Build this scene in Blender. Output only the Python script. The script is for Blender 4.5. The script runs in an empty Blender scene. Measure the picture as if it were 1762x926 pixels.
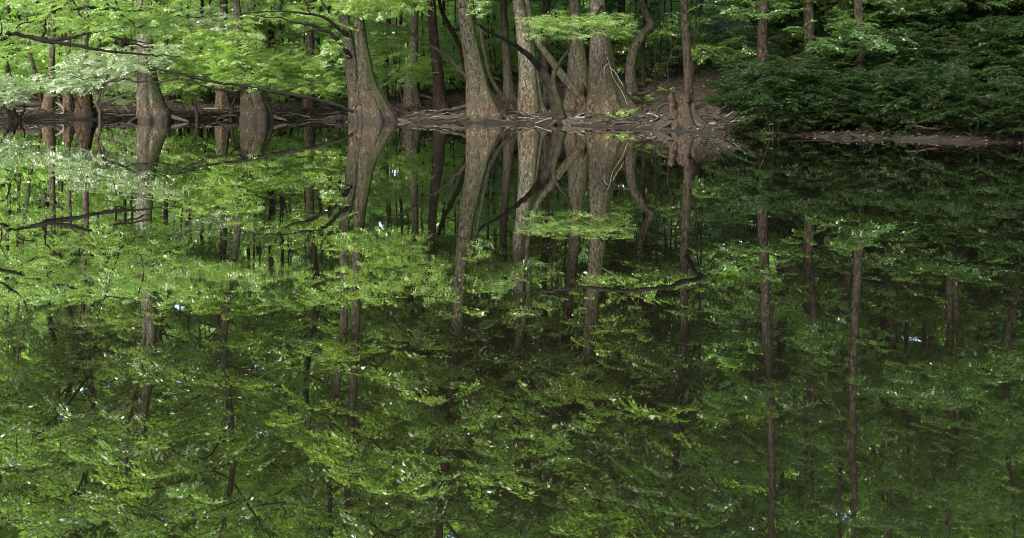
import bpy, math, random
import numpy as np
from mathutils import Vector

R = math.radians
rng = np.random.default_rng(7)
sc = bpy.context.scene
COL = sc.collection

# ------------------------------------------------------------------ camera measure
F, CX, CY, CH = 1800.0, 600.0, 150.0, 1.2       # focal length in photo pixels, level horizon, eye height

def P(px, py, Y):
    """point of the place seen at photo pixel (px, py), Y metres away"""
    return np.array([(px - CX) * Y / F, Y, CH - (py - CY) * Y / F])

# ------------------------------------------------------------------ noise
def _hash(ix, iy, iz, s):
    h = (ix * 374761393 + iy * 668265263 + iz * 2147483647 + s * 1274126177) & 0xFFFFFFFF
    h = ((h ^ (h >> 13)) * 1274126177) & 0xFFFFFFFF
    h = (h ^ (h >> 16)) & 0xFFFFFFFF
    return h / 4294967295.0

def vn(p, scale=1.0, seed=0):
    q = np.asarray(p, float) * scale
    i = np.floor(q).astype(np.int64)
    f = q - i
    f = f * f * (3 - 2 * f)
    out = 0
    for dx in (0, 1):
        for dy in (0, 1):
            for dz in (0, 1):
                w = (f[..., 0] if dx else 1 - f[..., 0]) * (f[..., 1] if dy else 1 - f[..., 1]) * (f[..., 2] if dz else 1 - f[..., 2])
                out = out + w * _hash(i[..., 0] + dx, i[..., 1] + dy, i[..., 2] + dz, seed)
    return out

def fbm(p, scale=1.0, seed=0, octv=3):
    o, a, t = 0, 1.0, 0
    for k in range(octv):
        o = o + a * vn(p, scale * 2 ** k, seed + k); t += a; a *= .5
    return o / t

def sstep(a, b, x):
    t = np.clip((x - a) / (b - a), 0, 1)
    return t * t * (3 - 2 * t)

# ------------------------------------------------------------------ materials
class NT:
    def __init__(s, name):
        s.m = bpy.data.materials.new(name); s.m.use_nodes = True
        s.t = s.m.node_tree; s.t.nodes.clear()
    def n(s, typ, ins=None, **kw):
        nd = s.t.nodes.new(typ)
        for k, v in kw.items(): setattr(nd, k, v)
        for k, v in (ins or {}).items():
            if isinstance(v, tuple) and len(v) == 2 and hasattr(v[0], 'outputs'):
                s.t.links.new(v[0].outputs[v[1]], nd.inputs[k])
            elif hasattr(v, 'outputs'): s.t.links.new(v.outputs[0], nd.inputs[k])
            else: nd.inputs[k].default_value = v
        return nd
    def ramp(s, fac, stops):
        r = s.n('ShaderNodeValToRGB')
        s.link(fac, r, 0)
        e = r.color_ramp.elements
        while len(e) < len(stops): e.new(.5)
        for q, (p, c) in zip(e, stops):
            q.position = p; q.color = (*c, 1) if len(c) == 3 else c
        return r
    def link(s, a, b, k):
        if isinstance(a, tuple): s.t.links.new(a[0].outputs[a[1]], b.inputs[k])
        else: s.t.links.new(a.outputs[0], b.inputs[k])
    def mix(s, fac, a, b):
        m = s.n('ShaderNodeMix', data_type='RGBA')
        for k, v in ((0, fac), (6, a), (7, b)):
            if isinstance(v, (int, float)): m.inputs[k].default_value = v
            elif isinstance(v, tuple) and not hasattr(v[0], 'outputs'): m.inputs[k].default_value = (*v, 1)
            else: s.link(v, m, k)
        return (m, 2)
    def math(s, op, a, b=0.0, clamp=False):
        m = s.n('ShaderNodeMath', operation=op, use_clamp=clamp)
        for k, v in ((0, a), (1, b)):
            if isinstance(v, (int, float)): m.inputs[k].default_value = v
            else: s.link(v, m, k)
        return m
    def out(s, sh):
        o = s.n('ShaderNodeOutputMaterial'); s.link(sh, o, 0); return s.m

def leaf_mat(name, dark, mid, light, trans, gloss=.085, rough=.30):
    t = NT(name)
    g = t.n('ShaderNodeNewGeometry')
    nz = t.n('ShaderNodeTexNoise', {'Vector': (g, 'Position'), 'Scale': 1.1, 'Detail': 2.0})
    f = t.math('ADD', t.math('MULTIPLY', (g, 'Random Per Island'), .62), t.math('MULTIPLY', (nz, 0), .75))
    f = t.math('SUBTRACT', f, .2, True)
    c = t.ramp(f, [(0, dark), (.5, mid), (1, light)])
    d = t.n('ShaderNodeBsdfDiffuse', {'Color': c})
    tc = t.mix(.72, c, trans)
    tr = t.n('ShaderNodeBsdfTranslucent', {'Color': tc})
    m = t.n('ShaderNodeMixShader', {0: .58, 1: d, 2: tr})
    gl = t.n('ShaderNodeBsdfGlossy', {'Color': (1, 1, 1, 1), 'Roughness': rough})
    return t.out(t.n('ShaderNodeMixShader', {0: gloss, 1: m, 2: gl}))

def bark_mat(name, upper, lower, moss=.5, stain=.35, streak=1.0):
    t = NT(name)
    g = t.n('ShaderNodeNewGeometry')
    tc = t.n('ShaderNodeTexCoord')
    mp = t.n('ShaderNodeMapping', {'Vector': (tc, 'Object'), 'Scale': (10, 10, 4.0)})
    n1 = t.n('ShaderNodeTexNoise', {'Vector': mp, 'Scale': 1.6, 'Detail': 6.0, 'Roughness': .68})
    mp2 = t.n('ShaderNodeMapping', {'Vector': (tc, 'Object'), 'Scale': (2.2, 2.2, 1.1)})
    n2 = t.n('ShaderNodeTexNoise', {'Vector': mp2, 'Scale': 1.5, 'Detail': 4.0, 'Roughness': .6})
    n3 = t.n('ShaderNodeTexNoise', {'Vector': (tc, 'Object'), 'Scale': 14.0, 'Detail': 3.0})
    sx = t.n('ShaderNodeSeparateXYZ', {0: (g, 'Position')})
    sn = t.n('ShaderNodeSeparateXYZ', {0: (g, 'True Normal')})
    z = t.math('ADD', (sx, 2), t.math('MULTIPLY', (n2, 0), .9))
    hz = t.math('MULTIPLY', t.math('SUBTRACT', z, .9), .9, True)
    base = t.mix(hz, lower, upper)
    dk = t.ramp((n1, 0), [(.36, (.24, .23, .22)), (.5, (.85, .85, .85)), (.64, (1.5, 1.48, 1.45))])
    base = (t.n('ShaderNodeMix', {0: 1.0, 6: base, 7: dk}, data_type='RGBA', blend_type='MULTIPLY'), 2)
    mot = t.ramp((n3, 0), [(.36, (.42, .42, .41)), (.64, (1.6, 1.6, 1.56))])
    base = (t.n('ShaderNodeMix', {0: .8, 6: base, 7: mot}, data_type='RGBA', blend_type='MULTIPLY'), 2)
    # dark flaking patches and the stain the high water leaves around the foot
    pat = t.ramp((n2, 0), [(.50, (0, 0, 0)), (.57, (1, 1, 1))])
    low_ = t.math('SUBTRACT', 1.35, t.math('MULTIPLY', (sx, 2), .45), True)
    pf = t.math('MULTIPLY', t.math('MULTIPLY', pat, low_), .78 * streak, True)
    base = t.mix(pf, base, (.018, .015, .012))
    st = t.math('SUBTRACT', 1.0, t.math('MULTIPLY', t.math('SUBTRACT', t.math('ADD', (sx, 2), t.math('MULTIPLY', t.math('SUBTRACT', (n1, 0), .5), .7)), stain * .5), 6.0, True))
    base = t.mix(t.math('MULTIPLY', st, .85), base, (.014, .012, .010))
    # moss keeps to one flank
    mf = t.math('ADD', t.math('MULTIPLY', (sn, 0), .36), t.math('MULTIPLY', (n3, 0), .6))
    mf = t.math('ADD', mf, t.math('MULTIPLY', (n2, 0), .9))
    mf = t.math('MULTIPLY', t.math('SUBTRACT', mf, 1.02 - .2 * moss), 2.6, True)
    up = t.math('MULTIPLY', t.math('SUBTRACT', (sx, 2), .35), 1.6, True)
    mf = t.math('MULTIPLY', t.math('MULTIPLY', mf, up), moss, True)
    base = t.mix(mf, base, (.024, .032, .009))
    bp = t.n('ShaderNodeBump', {'Strength': .9, 'Distance': .05, 'Height': (n1, 0)})
    b = t.n('ShaderNodeBsdfPrincipled', {'Base Color': base, 'Roughness': .9, 'Specular IOR Level': .05, 'Normal': bp})
    return t.out(b)

def wood_mat(name, a, b, rough=.8):
    t = NT(name)
    tc = t.n('ShaderNodeTexCoord')
    n1 = t.n('ShaderNodeTexNoise', {'Vector': (tc, 'Object'), 'Scale': 7.0, 'Detail': 6.0, 'Roughness': .7})
    c = t.ramp((n1, 0), [(.35, a), (.65, b)])
    bp = t.n('ShaderNodeBump', {'Strength': .6, 'Distance': .03, 'Height': (n1, 0)})
    return t.out(t.n('ShaderNodeBsdfPrincipled', {'Base Color': c, 'Roughness': rough, 'Specular IOR Level': .07, 'Normal': bp}))

def ground_mat():
    t = NT('leaf_litter_ground')
    g = t.n('ShaderNodeNewGeometry')
    n1 = t.n('ShaderNodeTexNoise', {'Vector': (g, 'Position'), 'Scale': 1.3, 'Detail': 6.0, 'Roughness': .65})
    v = t.n('ShaderNodeTexVoronoi', {'Vector': (g, 'Position'), 'Scale': 14.0, 'Randomness': 1.0})
    n3 = t.n('ShaderNodeTexNoise', {'Vector': (g, 'Position'), 'Scale': 26.0, 'Detail': 4.0, 'Roughness': .7})
    c1 = t.ramp((n3, 0), [(.32, (0.003926, 0.003613, 0.003011)), (.5, (0.01458, 0.01265, 0.009635)), (.72, (0.04767, 0.04095, 0.03131))])
    cv = t.n('ShaderNodeSeparateColor', {0: (v, 'Color')})
    c2 = t.ramp((cv, 0), [(.2, (0.006731, 0.00542, 0.004215)), (.6, (0.02131, 0.01686, 0.01204)), (.95, (0.05609, 0.04818, 0.03734))])
    c = t.mix(.5, c1, c2)
    moss = t.ramp((n1, 0), [(.56, (0, 0, 0)), (.68, (1, 1, 1))])
    c = t.mix(t.math('MULTIPLY', moss, .45), c, (.05, .075, .02))
    sx = t.n('ShaderNodeSeparateXYZ', {0: (g, 'Position')})
    wet = t.math('SUBTRACT', 1.0, t.math('MULTIPLY', (sx, 2), 7.0, True))
    c = t.mix(t.math('MULTIPLY', wet, .75), c, (.006, .005, .004))
    bp = t.n('ShaderNodeBump', {'Strength': 1.0, 'Distance': .06, 'Height': (n3, 0)})
    return t.out(t.n('ShaderNodeBsdfPrincipled', {'Base Color': c, 'Roughness': .8, 'Specular IOR Level': .08, 'Normal': bp}))

RING = P(418, 475, F * CH / (475 - CY))

def water_mat():
    t = NT('black_water')
    g = t.n('ShaderNodeNewGeometry')
    mp = t.n('ShaderNodeMapping', {'Vector': (g, 'Position'), 'Scale': (1.0, .55, 1)})
    n1 = t.n('ShaderNodeTexNoise', {'Vector': mp, 'Scale': 1.1, 'Detail': 2.0, 'Roughness': .5})
    n2 = t.n('ShaderNodeTexNoise', {'Vector': mp, 'Scale': 7.0, 'Detail': 2.0})
    big = t.n('ShaderNodeTexNoise', {'Vector': (g, 'Position'), 'Scale': .22, 'Detail': 2.0})
    pat = t.ramp((big, 0), [(.45, (0.1, 0.1, 0.1)), (.62, (1, 1, 1))])
    d = t.n('ShaderNodeVectorMath', {0: (g, 'Position'), 1: (float(RING[0]), float(RING[1]), 0)}, operation='DISTANCE')
    rr = t.math('SUBTRACT', 1.0, t.math('MULTIPLY', t.math('SUBTRACT', (d, 1), .15), 1.1, True))
    h = t.math('ADD', t.math('MULTIPLY', (n1, 0), .0018), t.math('MULTIPLY', t.math('MULTIPLY', (n2, 0), pat), .0004))
    n4 = t.n('ShaderNodeTexNoise', {'Vector': mp, 'Scale': 3.2, 'Detail': 3.0})
    br = t.ramp((n4, 0), [(.36, (0, 0, 0)), (.62, (1, 1, 1))])
    ro = t.math('ADD', t.math('MULTIPLY', t.math('MULTIPLY', rr, br), .02), .010)
    bp = t.n('ShaderNodeBump', {'Strength': 1.0, 'Distance': 1.0, 'Height': h})
    return t.out(t.n('ShaderNodeBsdfPrincipled', {'Base Color': (.0035, .003, .0018, 1), 'Roughness': ro, 'IOR': 1.9, 'Coat Weight': .85, 'Coat IOR': 1.45, 'Coat Roughness': ro, 'Coat Normal': bp, 'Normal': bp}))

M = {}
M['bark'] = bark_mat('grey_tan_bark', (0.02286, 0.02176, 0.01662), (0.0309, 0.02526, 0.01702), 1.1)
M['bark_pale'] = bark_mat('pale_bark', (0.04261, 0.04185, 0.03377), (0.03652, 0.03016, 0.02101), 1.1, .3, .8)
M['bark_dark'] = bark_mat('dark_bark', (0.01258, 0.01073, 0.00814), (0.01776, 0.01332, 0.00962), .5, .3, 1.0)
M['bark_red'] = bark_mat('reddish_bark', (0.03118, 0.0279, 0.02144), (0.03637, 0.02623, 0.01715), .9, .4, .8)
M['bark_back'] = bark_mat('shaded_wood_bark', (0.02475, 0.02258, 0.01723), (0.02475, 0.02059, 0.01468), 1.0)
M['limb'] = wood_mat('wet_black_limb', (0.00225, 0.00195, 0.0015), (0.00825, 0.00675, 0.00525))
M['mosslimb'] = wood_mat('mossy_limb', (0.00375, 0.00375, 0.00225), (0.01275, 0.0135, 0.006))
M['deadwood'] = wood_mat('bleached_dead_wood', (0.045, 0.039, 0.03), (0.1425, 0.1275, 0.105))
M['root'] = wood_mat('bare_root_wood', (0.00627, 0.005386, 0.003881), (0.0326, 0.02827, 0.0207))
M['log'] = wood_mat('old_log', (0.00627, 0.005386, 0.003881), (0.03135, 0.0276, 0.0207))
M['twig'] = wood_mat('thin_twig', (.010, .009, .007), (.035, .028, .02))
M['hollow'] = wood_mat('painted_hollow_shade', (.004, .003, .002), (.012, .009, .006))  # near-black colour standing in for the shade inside the slit
M['leaf'] = leaf_mat('green_leaves', (.036, .078, .015), (.078, .15, .028), (.15, .225, .06), (.25, .43, .045))
M['leaf_bright'] = leaf_mat('fresh_green_leaves', (.046, .11, .014), (.10, .197, .027), (.21, .30, .07), (.32, .52, .04))
M['leaf_pale'] = leaf_mat('pale_glossy_leaves', (.055, .10, .035), (.125, .18, .075), (.25, .30, .16), (.22, .40, .07), .16, .36)  # glossy leaves; the paler grey-green also stands in for sky sheen
M['leaf_deep'] = leaf_mat('painted_shade_leaves', (0.0176, 0.0416, 0.0096), (0.0336, 0.068, 0.0144), (0.06, 0.104, 0.024), (0.096, 0.208, 0.02), .03)  # green darkened to stand in for shade, mainly on the right slope
M['leaf_back'] = leaf_mat('painted_lit_leaves', (.05, .112, .02), (.108, .205, .038), (.19, .285, .075), (.33, .55, .06))  # green lightened to stand in for light reaching the wood behind
M['leaf_dark'] = leaf_mat('added_dark_leaves', (0.004224, 0.01126, 0.002816), (0.009152, 0.02112, 0.004928), (0.0183, 0.0352, 0.008448), (0.02112, 0.05632, 0.00704), .006, .45)  # near-black leaf colour put in to pass for deep shade
M['litter'] = None

def litter_mat():
    t = NT('fallen_leaf')
    g = t.n('ShaderNodeNewGeometry')
    c = t.ramp((g, 'Random Per Island'), [(0, (0.005609, 0.004818, 0.003613)), (.5, (0.02244, 0.01807, 0.01265)), (.85, (0.05048, 0.04095, 0.03011)), (1, (0.1122, 0.09936, 0.07829))])
    return t.out(t.n('ShaderNodeBsdfPrincipled', {'Base Color': c, 'Roughness': .7, 'Specular IOR Level': .15}))
M['litter'] = litter_mat()
M['ground'] = ground_mat()
M['water'] = water_mat()

# ------------------------------------------------------------------ mesh helpers
def build(name, V, Q, mats, midx=None, smooth=True, root=None):
    V = np.asarray(V, np.float32).reshape(-1, 3); Q = np.asarray(Q, np.int32).reshape(-1, 4)
    if root is not None: V = V - np.array(root.location, np.float32)
    me = bpy.data.meshes.new(name)
    me.vertices.add(len(V)); me.vertices.foreach_set('co', V.ravel())
    me.loops.add(Q.size); me.loops.foreach_set('vertex_index', Q.ravel())
    me.polygons.add(len(Q))
    me.polygons.foreach_set('loop_start', np.arange(0, Q.size, 4, dtype=np.int32))
    if isinstance(mats, str): mats = [mats]
    for m in mats: me.materials.append(M[m])
    if midx is not None: me.polygons.foreach_set('material_index', np.asarray(midx, np.int32))
    me.polygons.foreach_set('use_smooth', np.full(len(Q), smooth, bool))
    me.update(calc_edges=True); me.validate()
    o = bpy.data.objects.new(name, me); COL.objects.link(o)
    if root is not None: o.parent = root
    return o

def thing(name, label, cat, loc, group=None):
    o = bpy.data.objects.new(name, None); COL.objects.link(o)
    o.location = [float(v) for v in loc]; o.empty_display_size = .2
    o['label'] = label; o['category'] = cat
    if group: o['group'] = group
    return o

def tag(o, label, cat, group=None):
    o['label'] = label; o['category'] = cat
    if group: o['group'] = group
    return o

def catmull(A, per):
    A = np.asarray(A, float); n = len(A)
    if n == 2:
        t = np.linspace(0, 1, per + 1)[:, None]; return A[0] * (1 - t) + A[1] * t
    E = np.vstack([2 * A[0] - A[1], A, 2 * A[-1] - A[-2]])
    out = []
    for i in range(n - 1):
        p0, p1, p2, p3 = E[i:i + 4]
        t = np.linspace(0, 1, per, endpoint=False)[:, None]
        out.append(.5 * (2 * p1 + (p2 - p0) * t + (2 * p0 - 5 * p1 + 4 * p2 - p3) * t ** 2 + (3 * p1 - p0 - 3 * p2 + p3) * t ** 3))
    out.append(A[-1:]); return np.vstack(out)

def tube(path, per=8, seg=12, flute=0.0, fl_z=1.0, rough=.06, seed=0, caps=True, wob=0.0, z0=0.0):
    """path rows x,y,z,r -> verts, quads.  flute: depth of the buttress folds near the foot"""
    A = catmull(path, per)
    A[:, 3] = np.maximum(A[:, 3], .003)
    seed = abs(int(seed))
    r_ = np.random.default_rng(seed)
    C, rad = A[:, :3].copy(), A[:, 3]
    n = len(C)
    if wob:
        s = np.linspace(0, 1, n)
        for k in range(3):
            C[:, k] += wob * (vn(np.stack([s * n / 3.5, s * 0 + k * 7.1, s * 0 + seed], 1), 1, seed) - .5) * np.minimum(1, np.arange(n) / 3.0)
    T = np.gradient(C, axis=0); T /= np.linalg.norm(T, axis=1)[:, None] + 1e-9
    u = np.array([1., 0, 0]) if abs(T[0, 0]) < .9 else np.array([0, 1., 0])
    U = np.zeros_like(T)
    for i in range(n):
        u = u - T[i] * u.dot(T[i]); u /= np.linalg.norm(u) + 1e-9; U[i] = u
    W = np.cross(T, U)
    th = np.arange(seg) / seg * 2 * np.pi
    f = np.ones((n, seg))
    if flute:
        zz = C[:, 2] - z0
        a = flute * np.exp(-np.clip(zz, 0, None) / fl_z) + flute * .12
        ks = (5, 8, 13); ph = r_.uniform(0, 6.28, 3); am = (.5, .34, .2)
        fl = sum(am[j] * np.cos(ks[j] * th[None] + ph[j] + .35 * zz[:, None] * (j - 1)) for j in range(3))
        f += a[:, None] * fl
    D = U[:, None] * np.cos(th)[None, :, None] + W[:, None] * np.sin(th)[None, :, None]
    V = C[:, None] + D * (rad[:, None] * f)[..., None]
    if rough:
        q = V * np.array([1, 1, .35]) / max(.06, float(np.median(rad)))
        V = V + D * ((fbm(q, 1.3, seed, 3) - .5) * 2 * rough * rad[:, None])[..., None]
    if caps:
        V = np.concatenate([C[:1, None] + (V[:1] - C[:1, None]) * .02, V, C[-1:, None] + (V[-1:] - C[-1:, None]) * .02]); n += 2
    i = np.arange(n - 1)[:, None] * seg; j = np.arange(seg)[None]; k = (j + 1) % seg
    Q = np.stack([i + j, i + k, i + seg + k, i + seg + j], -1).reshape(-1, 4)
    return V.reshape(-1, 3), Q

def join(parts):
    Vs, Qs, o = [], [], 0
    for V, Q in parts:
        Vs.append(V); Qs.append(Q + o); o += len(V)
    return np.vstack(Vs), np.vstack(Qs)

def px_path(rows, Y):
    """rows (px, py, width px[, metres nearer]) -> x,y,z,r"""
    out = []
    for r in rows:
        y = Y - (r[3] if len(r) > 3 else 0)
        p = P(r[0], r[1], y); out.append([*p, r[2] * .5 * y / F])
    return np.array(out)

# ------------------------------------------------------------------ leaves
def template(kind, seed):
    """a leafy spray: stem along +x, one unit long; returns leaf quads and a thin stem"""
    r = np.random.default_rng(seed)
    base, dirs, sz = [], [], []
    if kind == 'fern':      # feathery two-ranked cypress sprays
        nt, per, ll = 11, 10, .06
    else:
        nt, per, ll = 10, 7, .092
    for i in range(nt):
        s = .12 + .86 * i / nt
        side = 1 if i % 2 else -1
        a = side * r.uniform(.55, .95); L = (.52 - .33 * s) * r.uniform(.75, 1.2)
        d = np.array([math.cos(a), math.sin(a), r.uniform(-.25, .18)])
        for j in range(per):
            q = (j + .6) / per
            p = np.array([s, 0, .05 * math.sin(3 * s)]) + d * L * q
            p[2] -= .16 * (L * q) ** 2 * 3
            aa = a + (1 if j % 2 else -1) * r.uniform(.5, 1.1)
            base.append(p + r.normal(0, .012, 3)); dirs.append([math.cos(aa), math.sin(aa), r.uniform(-.55, .2)]); sz.append(ll * r.uniform(.7, 1.3))
    for j in range(8):
        base.append([.3 + .7 * j / 8, 0, .03]); aa = (1 if j % 2 else -1) * r.uniform(.3, 1.0)
        dirs.append([math.cos(aa), math.sin(aa), r.uniform(-.4, .3)]); sz.append(ll * r.uniform(.8, 1.3))
    b = np.array(base); d = np.array(dirs); d /= np.linalg.norm(d, axis=1)[:, None]; s = np.array(sz)[:, None]
    up = np.array([0, 0, 1.]) + r.normal(0, .42, (len(b), 3))
    w = np.cross(d, up); w /= np.linalg.norm(w, axis=1)[:, None]
    wd = .27 if kind != 'fern' else .17
    nrm = np.cross(w, d)
    Q = np.stack([b, b + d * s * .45 + w * s * wd + nrm * s * .05, b + d * s - nrm * s * .08, b + d * s * .45 - w * s * wd + nrm * s * .05], 1)
    return Q           # (n,4,3)

TPL = {k: [template(k, 11 * j + (0 if k == 'leaf' else 100)) for j in range(6)] for k in ('leaf', 'fern')}

def spray_mesh(pos, yaw, pitch, roll, scale, kind='leaf', stem=True, lscale=1.0):
    """bake sprays into one leaf mesh (quads); lscale makes leaves bigger about their stalks"""
    pos = np.asarray(pos, float); n = len(pos)
    cy, sy, cp, sp, cr, sr = np.cos(yaw), np.sin(yaw), np.cos(pitch), np.sin(pitch), np.cos(roll), np.sin(roll)
    ax = np.stack([cy * cp, sy * cp, sp], 1)
    lx = np.stack([-sy, cy, 0 * sy], 1); lz = np.cross(ax, lx)
    ay = lx * cr[:, None] + lz * sr[:, None]; az = np.cross(ax, ay)
    B = np.stack([ax, ay, az], 1) * scale[:, None, None]
    which = rng.integers(0, 6, n)
    Vs, ms = [], []
    for k in range(6):
        I = np.where(which == k)[0]
        if len(I) == 0: continue
        T = TPL[kind][k]
        if lscale != 1.0: T = T[:, :1] + (T - T[:, :1]) * lscale
        W = np.einsum('lqc,ncd->nlqd', T, B[I]) + pos[I][:, None, None]
        Vs.append(W.reshape(-1, 3)); ms.append(np.zeros(len(I) * len(T), np.int32))
    if stem:
        t = .012
        S = np.array([[[0, t, 0], [0, -t, 0], [.95, -t * .3, .02], [.95, t * .3, .02]], [[0, 0, t], [0, 0, -t], [.95, 0, .01], [.95, 0, .03]]])
        W = np.einsum('lqc,ncd->nlqd', S, B) + pos[:, None, None]
        Vs.append(W.reshape(-1, 3)); ms.append(np.ones(n * 2, np.int32))
    V = np.vstack(Vs); Q = np.arange(len(V)).reshape(-1, 4)
    return V, Q, np.concatenate(ms)

def sprays_in(points, scale=(.5, .8), out_from=None, droop=(-.5, .15), kind='leaf', lscale=1.0):
    n = len(points)
    if out_from is None: yaw = rng.uniform(0, 6.283, n)
    else:
        d = points - out_from; yaw = np.arctan2(d[:, 1], d[:, 0]) + rng.normal(0, .7, n)
    return spray_mesh(points, yaw, rng.uniform(droop[0], droop[1], n), rng.normal(0, .3, n), rng.uniform(scale[0], scale[1], n), kind, True, lscale)

def clumped(pts, scale, thr, seed):
    return pts[vn(pts * np.array([1, 1, 1.9]), scale, seed) > thr]

def box_pts(px0, px1, py0, py1, Y, dY, n, clump=1.3, thr=.42, seed=0):
    n = int(n * 1.45)
    u = rng.uniform(0, 1, (n * 3, 3))
    px = px0 + (px1 - px0) * u[:, 0]; py = py0 + (py1 - py0) * u[:, 1]; y = Y + dY * (u[:, 2] - .5) * 2
    py = py + 22 * (vn(np.stack([px / 48, y, py * 0 + seed], 1), 1, 31) - .5) + 10 * (vn(np.stack([px / 17, y * 1.5, py * 0 + seed], 1), 1, 33) - .5)
    # ragged outline: thin out towards the box edges
    e = np.minimum(np.minimum(u[:, 0], 1 - u[:, 0]) * 5, np.minimum(u[:, 1], 1 - u[:, 1]) * 3)
    pts = np.stack([(px - CX) * y / F, y, CH - (py - CY) * y / F], 1)
    keep = rng.uniform(0, 1, n * 3) < np.clip(.35 + e, 0, 1)
    return clumped(pts[keep], clump, thr, seed)[:n]

def ball_pts(c, rad, n, clump=.8, thr=.42, seed=0, shell=.45):
    d = rng.normal(0, 1, (n * 3, 3)); d /= np.linalg.norm(d, axis=1)[:, None]
    r = rng.uniform(shell, 1, (n * 3, 1)) ** .6
    pts = np.asarray(c) + d * r * np.asarray(rad)
    return clumped(pts, clump, thr, seed)[:n]

def cat_leaf(parts):
    Vs, Qs, ms, o = [], [], [], 0
    for V, Q, m in parts:
        Vs.append(V); Qs.append(Q + o); ms.append(m); o += len(V)
    return np.vstack(Vs), np.vstack(Qs), np.concatenate(ms)

def crown(root, parts, mat, name='crown'):
    V, Q, m = cat_leaf(parts)
    return build(name, V, Q, [mat, 'twig'], m, False, root)

# ------------------------------------------------------------------ ground and water
SH = [(-900, 207.5), (-100, 207.5), (150, 207), (300, 207), (450, 206.5), (600, 209), (700, 210.5), (800, 212), (900, 214), (1000, 217), (1100, 222), (1200, 229), (1350, 234), (1550, 241), (1762, 248), (2100, 258), (2600, 275)]
shore = [tuple(P(x, y, F * CH / (y - CY))[:2]) for x, y in SH] + [(40, 10), (140, 0)]
shore = np.array([(-140., 42.), (-60, 39.5)] + shore)
shore = catmull(shore, 6)

def shore_dist(x, y):
    """distance to the water's edge, positive on land"""
    p = np.stack([x, y], -1); a = shore[:-1]; b = shore[1:]; ab = b - a
    best = np.full(x.shape, 1e9); sign = np.ones(x.shape)
    for k in range(len(a)):
        ap = p - a[k]; t = np.clip((ap @ ab[k]) / (ab[k] @ ab[k]), 0, 1)
        d = np.linalg.norm(ap - t[..., None] * ab[k], axis=-1)
        s = ab[k][0] * ap[..., 1] - ab[k][1] * ap[..., 0]
        m = d < best - 1e-9
        best = np.where(m, d, best); sign = np.where(m, np.where(s > 0, 1, -1), sign)
    return best * sign

def gz(x, y, rough=True):
    x = np.asarray(x, float); y = np.asarray(y, float)
    d = shore_dist(x, y)
    dl = np.clip(d, 0, None)
    s = sstep(1.5, 11.5, x)
    z = .5 * (1 - np.exp(-dl / 4.0)) + s * .165 * np.clip(dl - 3, 0, 45) + .004 * dl
    z = np.where(d < 0, np.maximum(-1.6, d * .22), z)
    z = z + 2.6 * sstep(-4, -14, y) * (d < 0)
    if rough:
        p = np.stack([x, y, 0 * x], -1)
        z = z + (fbm(p, .8, 5, 4) - .5) * (.10 + .16 * sstep(0, 3, d)) * sstep(-.5, .8, d) + (fbm(p, 2.6, 25, 3) - .5) * (.12 + .10 * sstep(0, 3, d)) * sstep(-.5, .8, d)
        z = z + (vn(p, 5.0, 9) - .5) * .10 * sstep(-.5, .2, d) + (fbm(p, 1.6, 19, 3) - .5) * .16 * sstep(-1.0, .2, d) * sstep(6, 1, d)
    return z

def gz1(x, y): return float(gz(np.array([x]), np.array([y]))[0])

def axis(lo, hi, f0, f1, fine, grow):
    a = list(np.arange(f0, f1, fine)); s = fine
    while a[-1] < hi: s *= grow; a.append(a[-1] + s)
    s = fine; b = [f0]
    while b[-1] > lo: s *= grow; b.append(b[-1] - s)
    return np.array(b[:0:-1] + a)

gx = axis(-300, 320, -15, 26, .15, 1.12); gy = axis(-200, 420, 18, 50, .15, 1.09)
XX, YY = np.meshgrid(gx, gy)
ZZ = gz(XX, YY)
nx, ny = len(gx), len(gy)
I = (np.arange(ny - 1)[:, None] * nx + np.arange(nx - 1)[None]).ravel()
g = build('ground', np.stack([XX, YY, ZZ], -1), np.stack([I, I + 1, I + 1 + nx, I + nx], -1), 'ground')
g['kind'] = 'structure'
w = build('water', [(-300, -200, 0), (200, -200, 0), (200, 60, 0), (-300, 60, 0)], [(0, 1, 2, 3)], 'water', None, False)
w['kind'] = 'structure'

# fallen leaves: too many to count, one object
n = 80000
px = rng.uniform(-120, 1900, n); yy = 21 + 37 * rng.uniform(0, 1, n) ** 1.4
lx = (px - CX) * yy / F
d = shore_dist(lx, yy); k = d > .25
lx, yy = lx[k], yy[k]
lz = gz(lx, yy) + .012
n = len(lx); a = rng.uniform(0, 6.283, n); s = rng.uniform(.05, .12, n)
dv = np.stack([np.cos(a), np.sin(a), rng.normal(0, .35, n)], 1) * s[:, None]
wv = np.stack([-np.sin(a), np.cos(a), rng.normal(0, .35, n)], 1) * s[:, None] * .32
b = np.stack([lx, yy, lz], 1)
V = np.stack([b - dv * .5, b + wv + [0, 0, .006], b + dv * .5, b - wv], 1).reshape(-1, 3)
o = build('leaf_litter', V, np.arange(len(V)).reshape(-1, 4), 'litter', None, False)
o['kind'] = 'stuff'; tag(o, 'brown fallen leaves scattered over the muddy far bank', 'leaf litter')

# ------------------------------------------------------------------ trees
def extend(rows, Y, top, rt):
    """world path: carry the trunk on above the picture to height top"""
    A = px_path(rows, Y)
    p, q = A[-1], A[-2]
    dirv = (p[:3] - q[:3]) / np.linalg.norm(p[:3] - q[:3])
    dirv = dirv * .5 + np.array([0, 0, .5]); dirv /= np.linalg.norm(dirv)
    ex = []
    L = (top - p[2]) / max(.3, dirv[2])
    for t in (.3, .65, 1.0):
        c = p[:3] + dirv * L * t + np.array([.25 * math.sin(9 * t + p[0]), .3 * math.cos(7 * t + p[0]), 0])
        ex.append([*c, p[3] * (1 - t) + rt * t])
    return np.vstack([A, ex])

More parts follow.
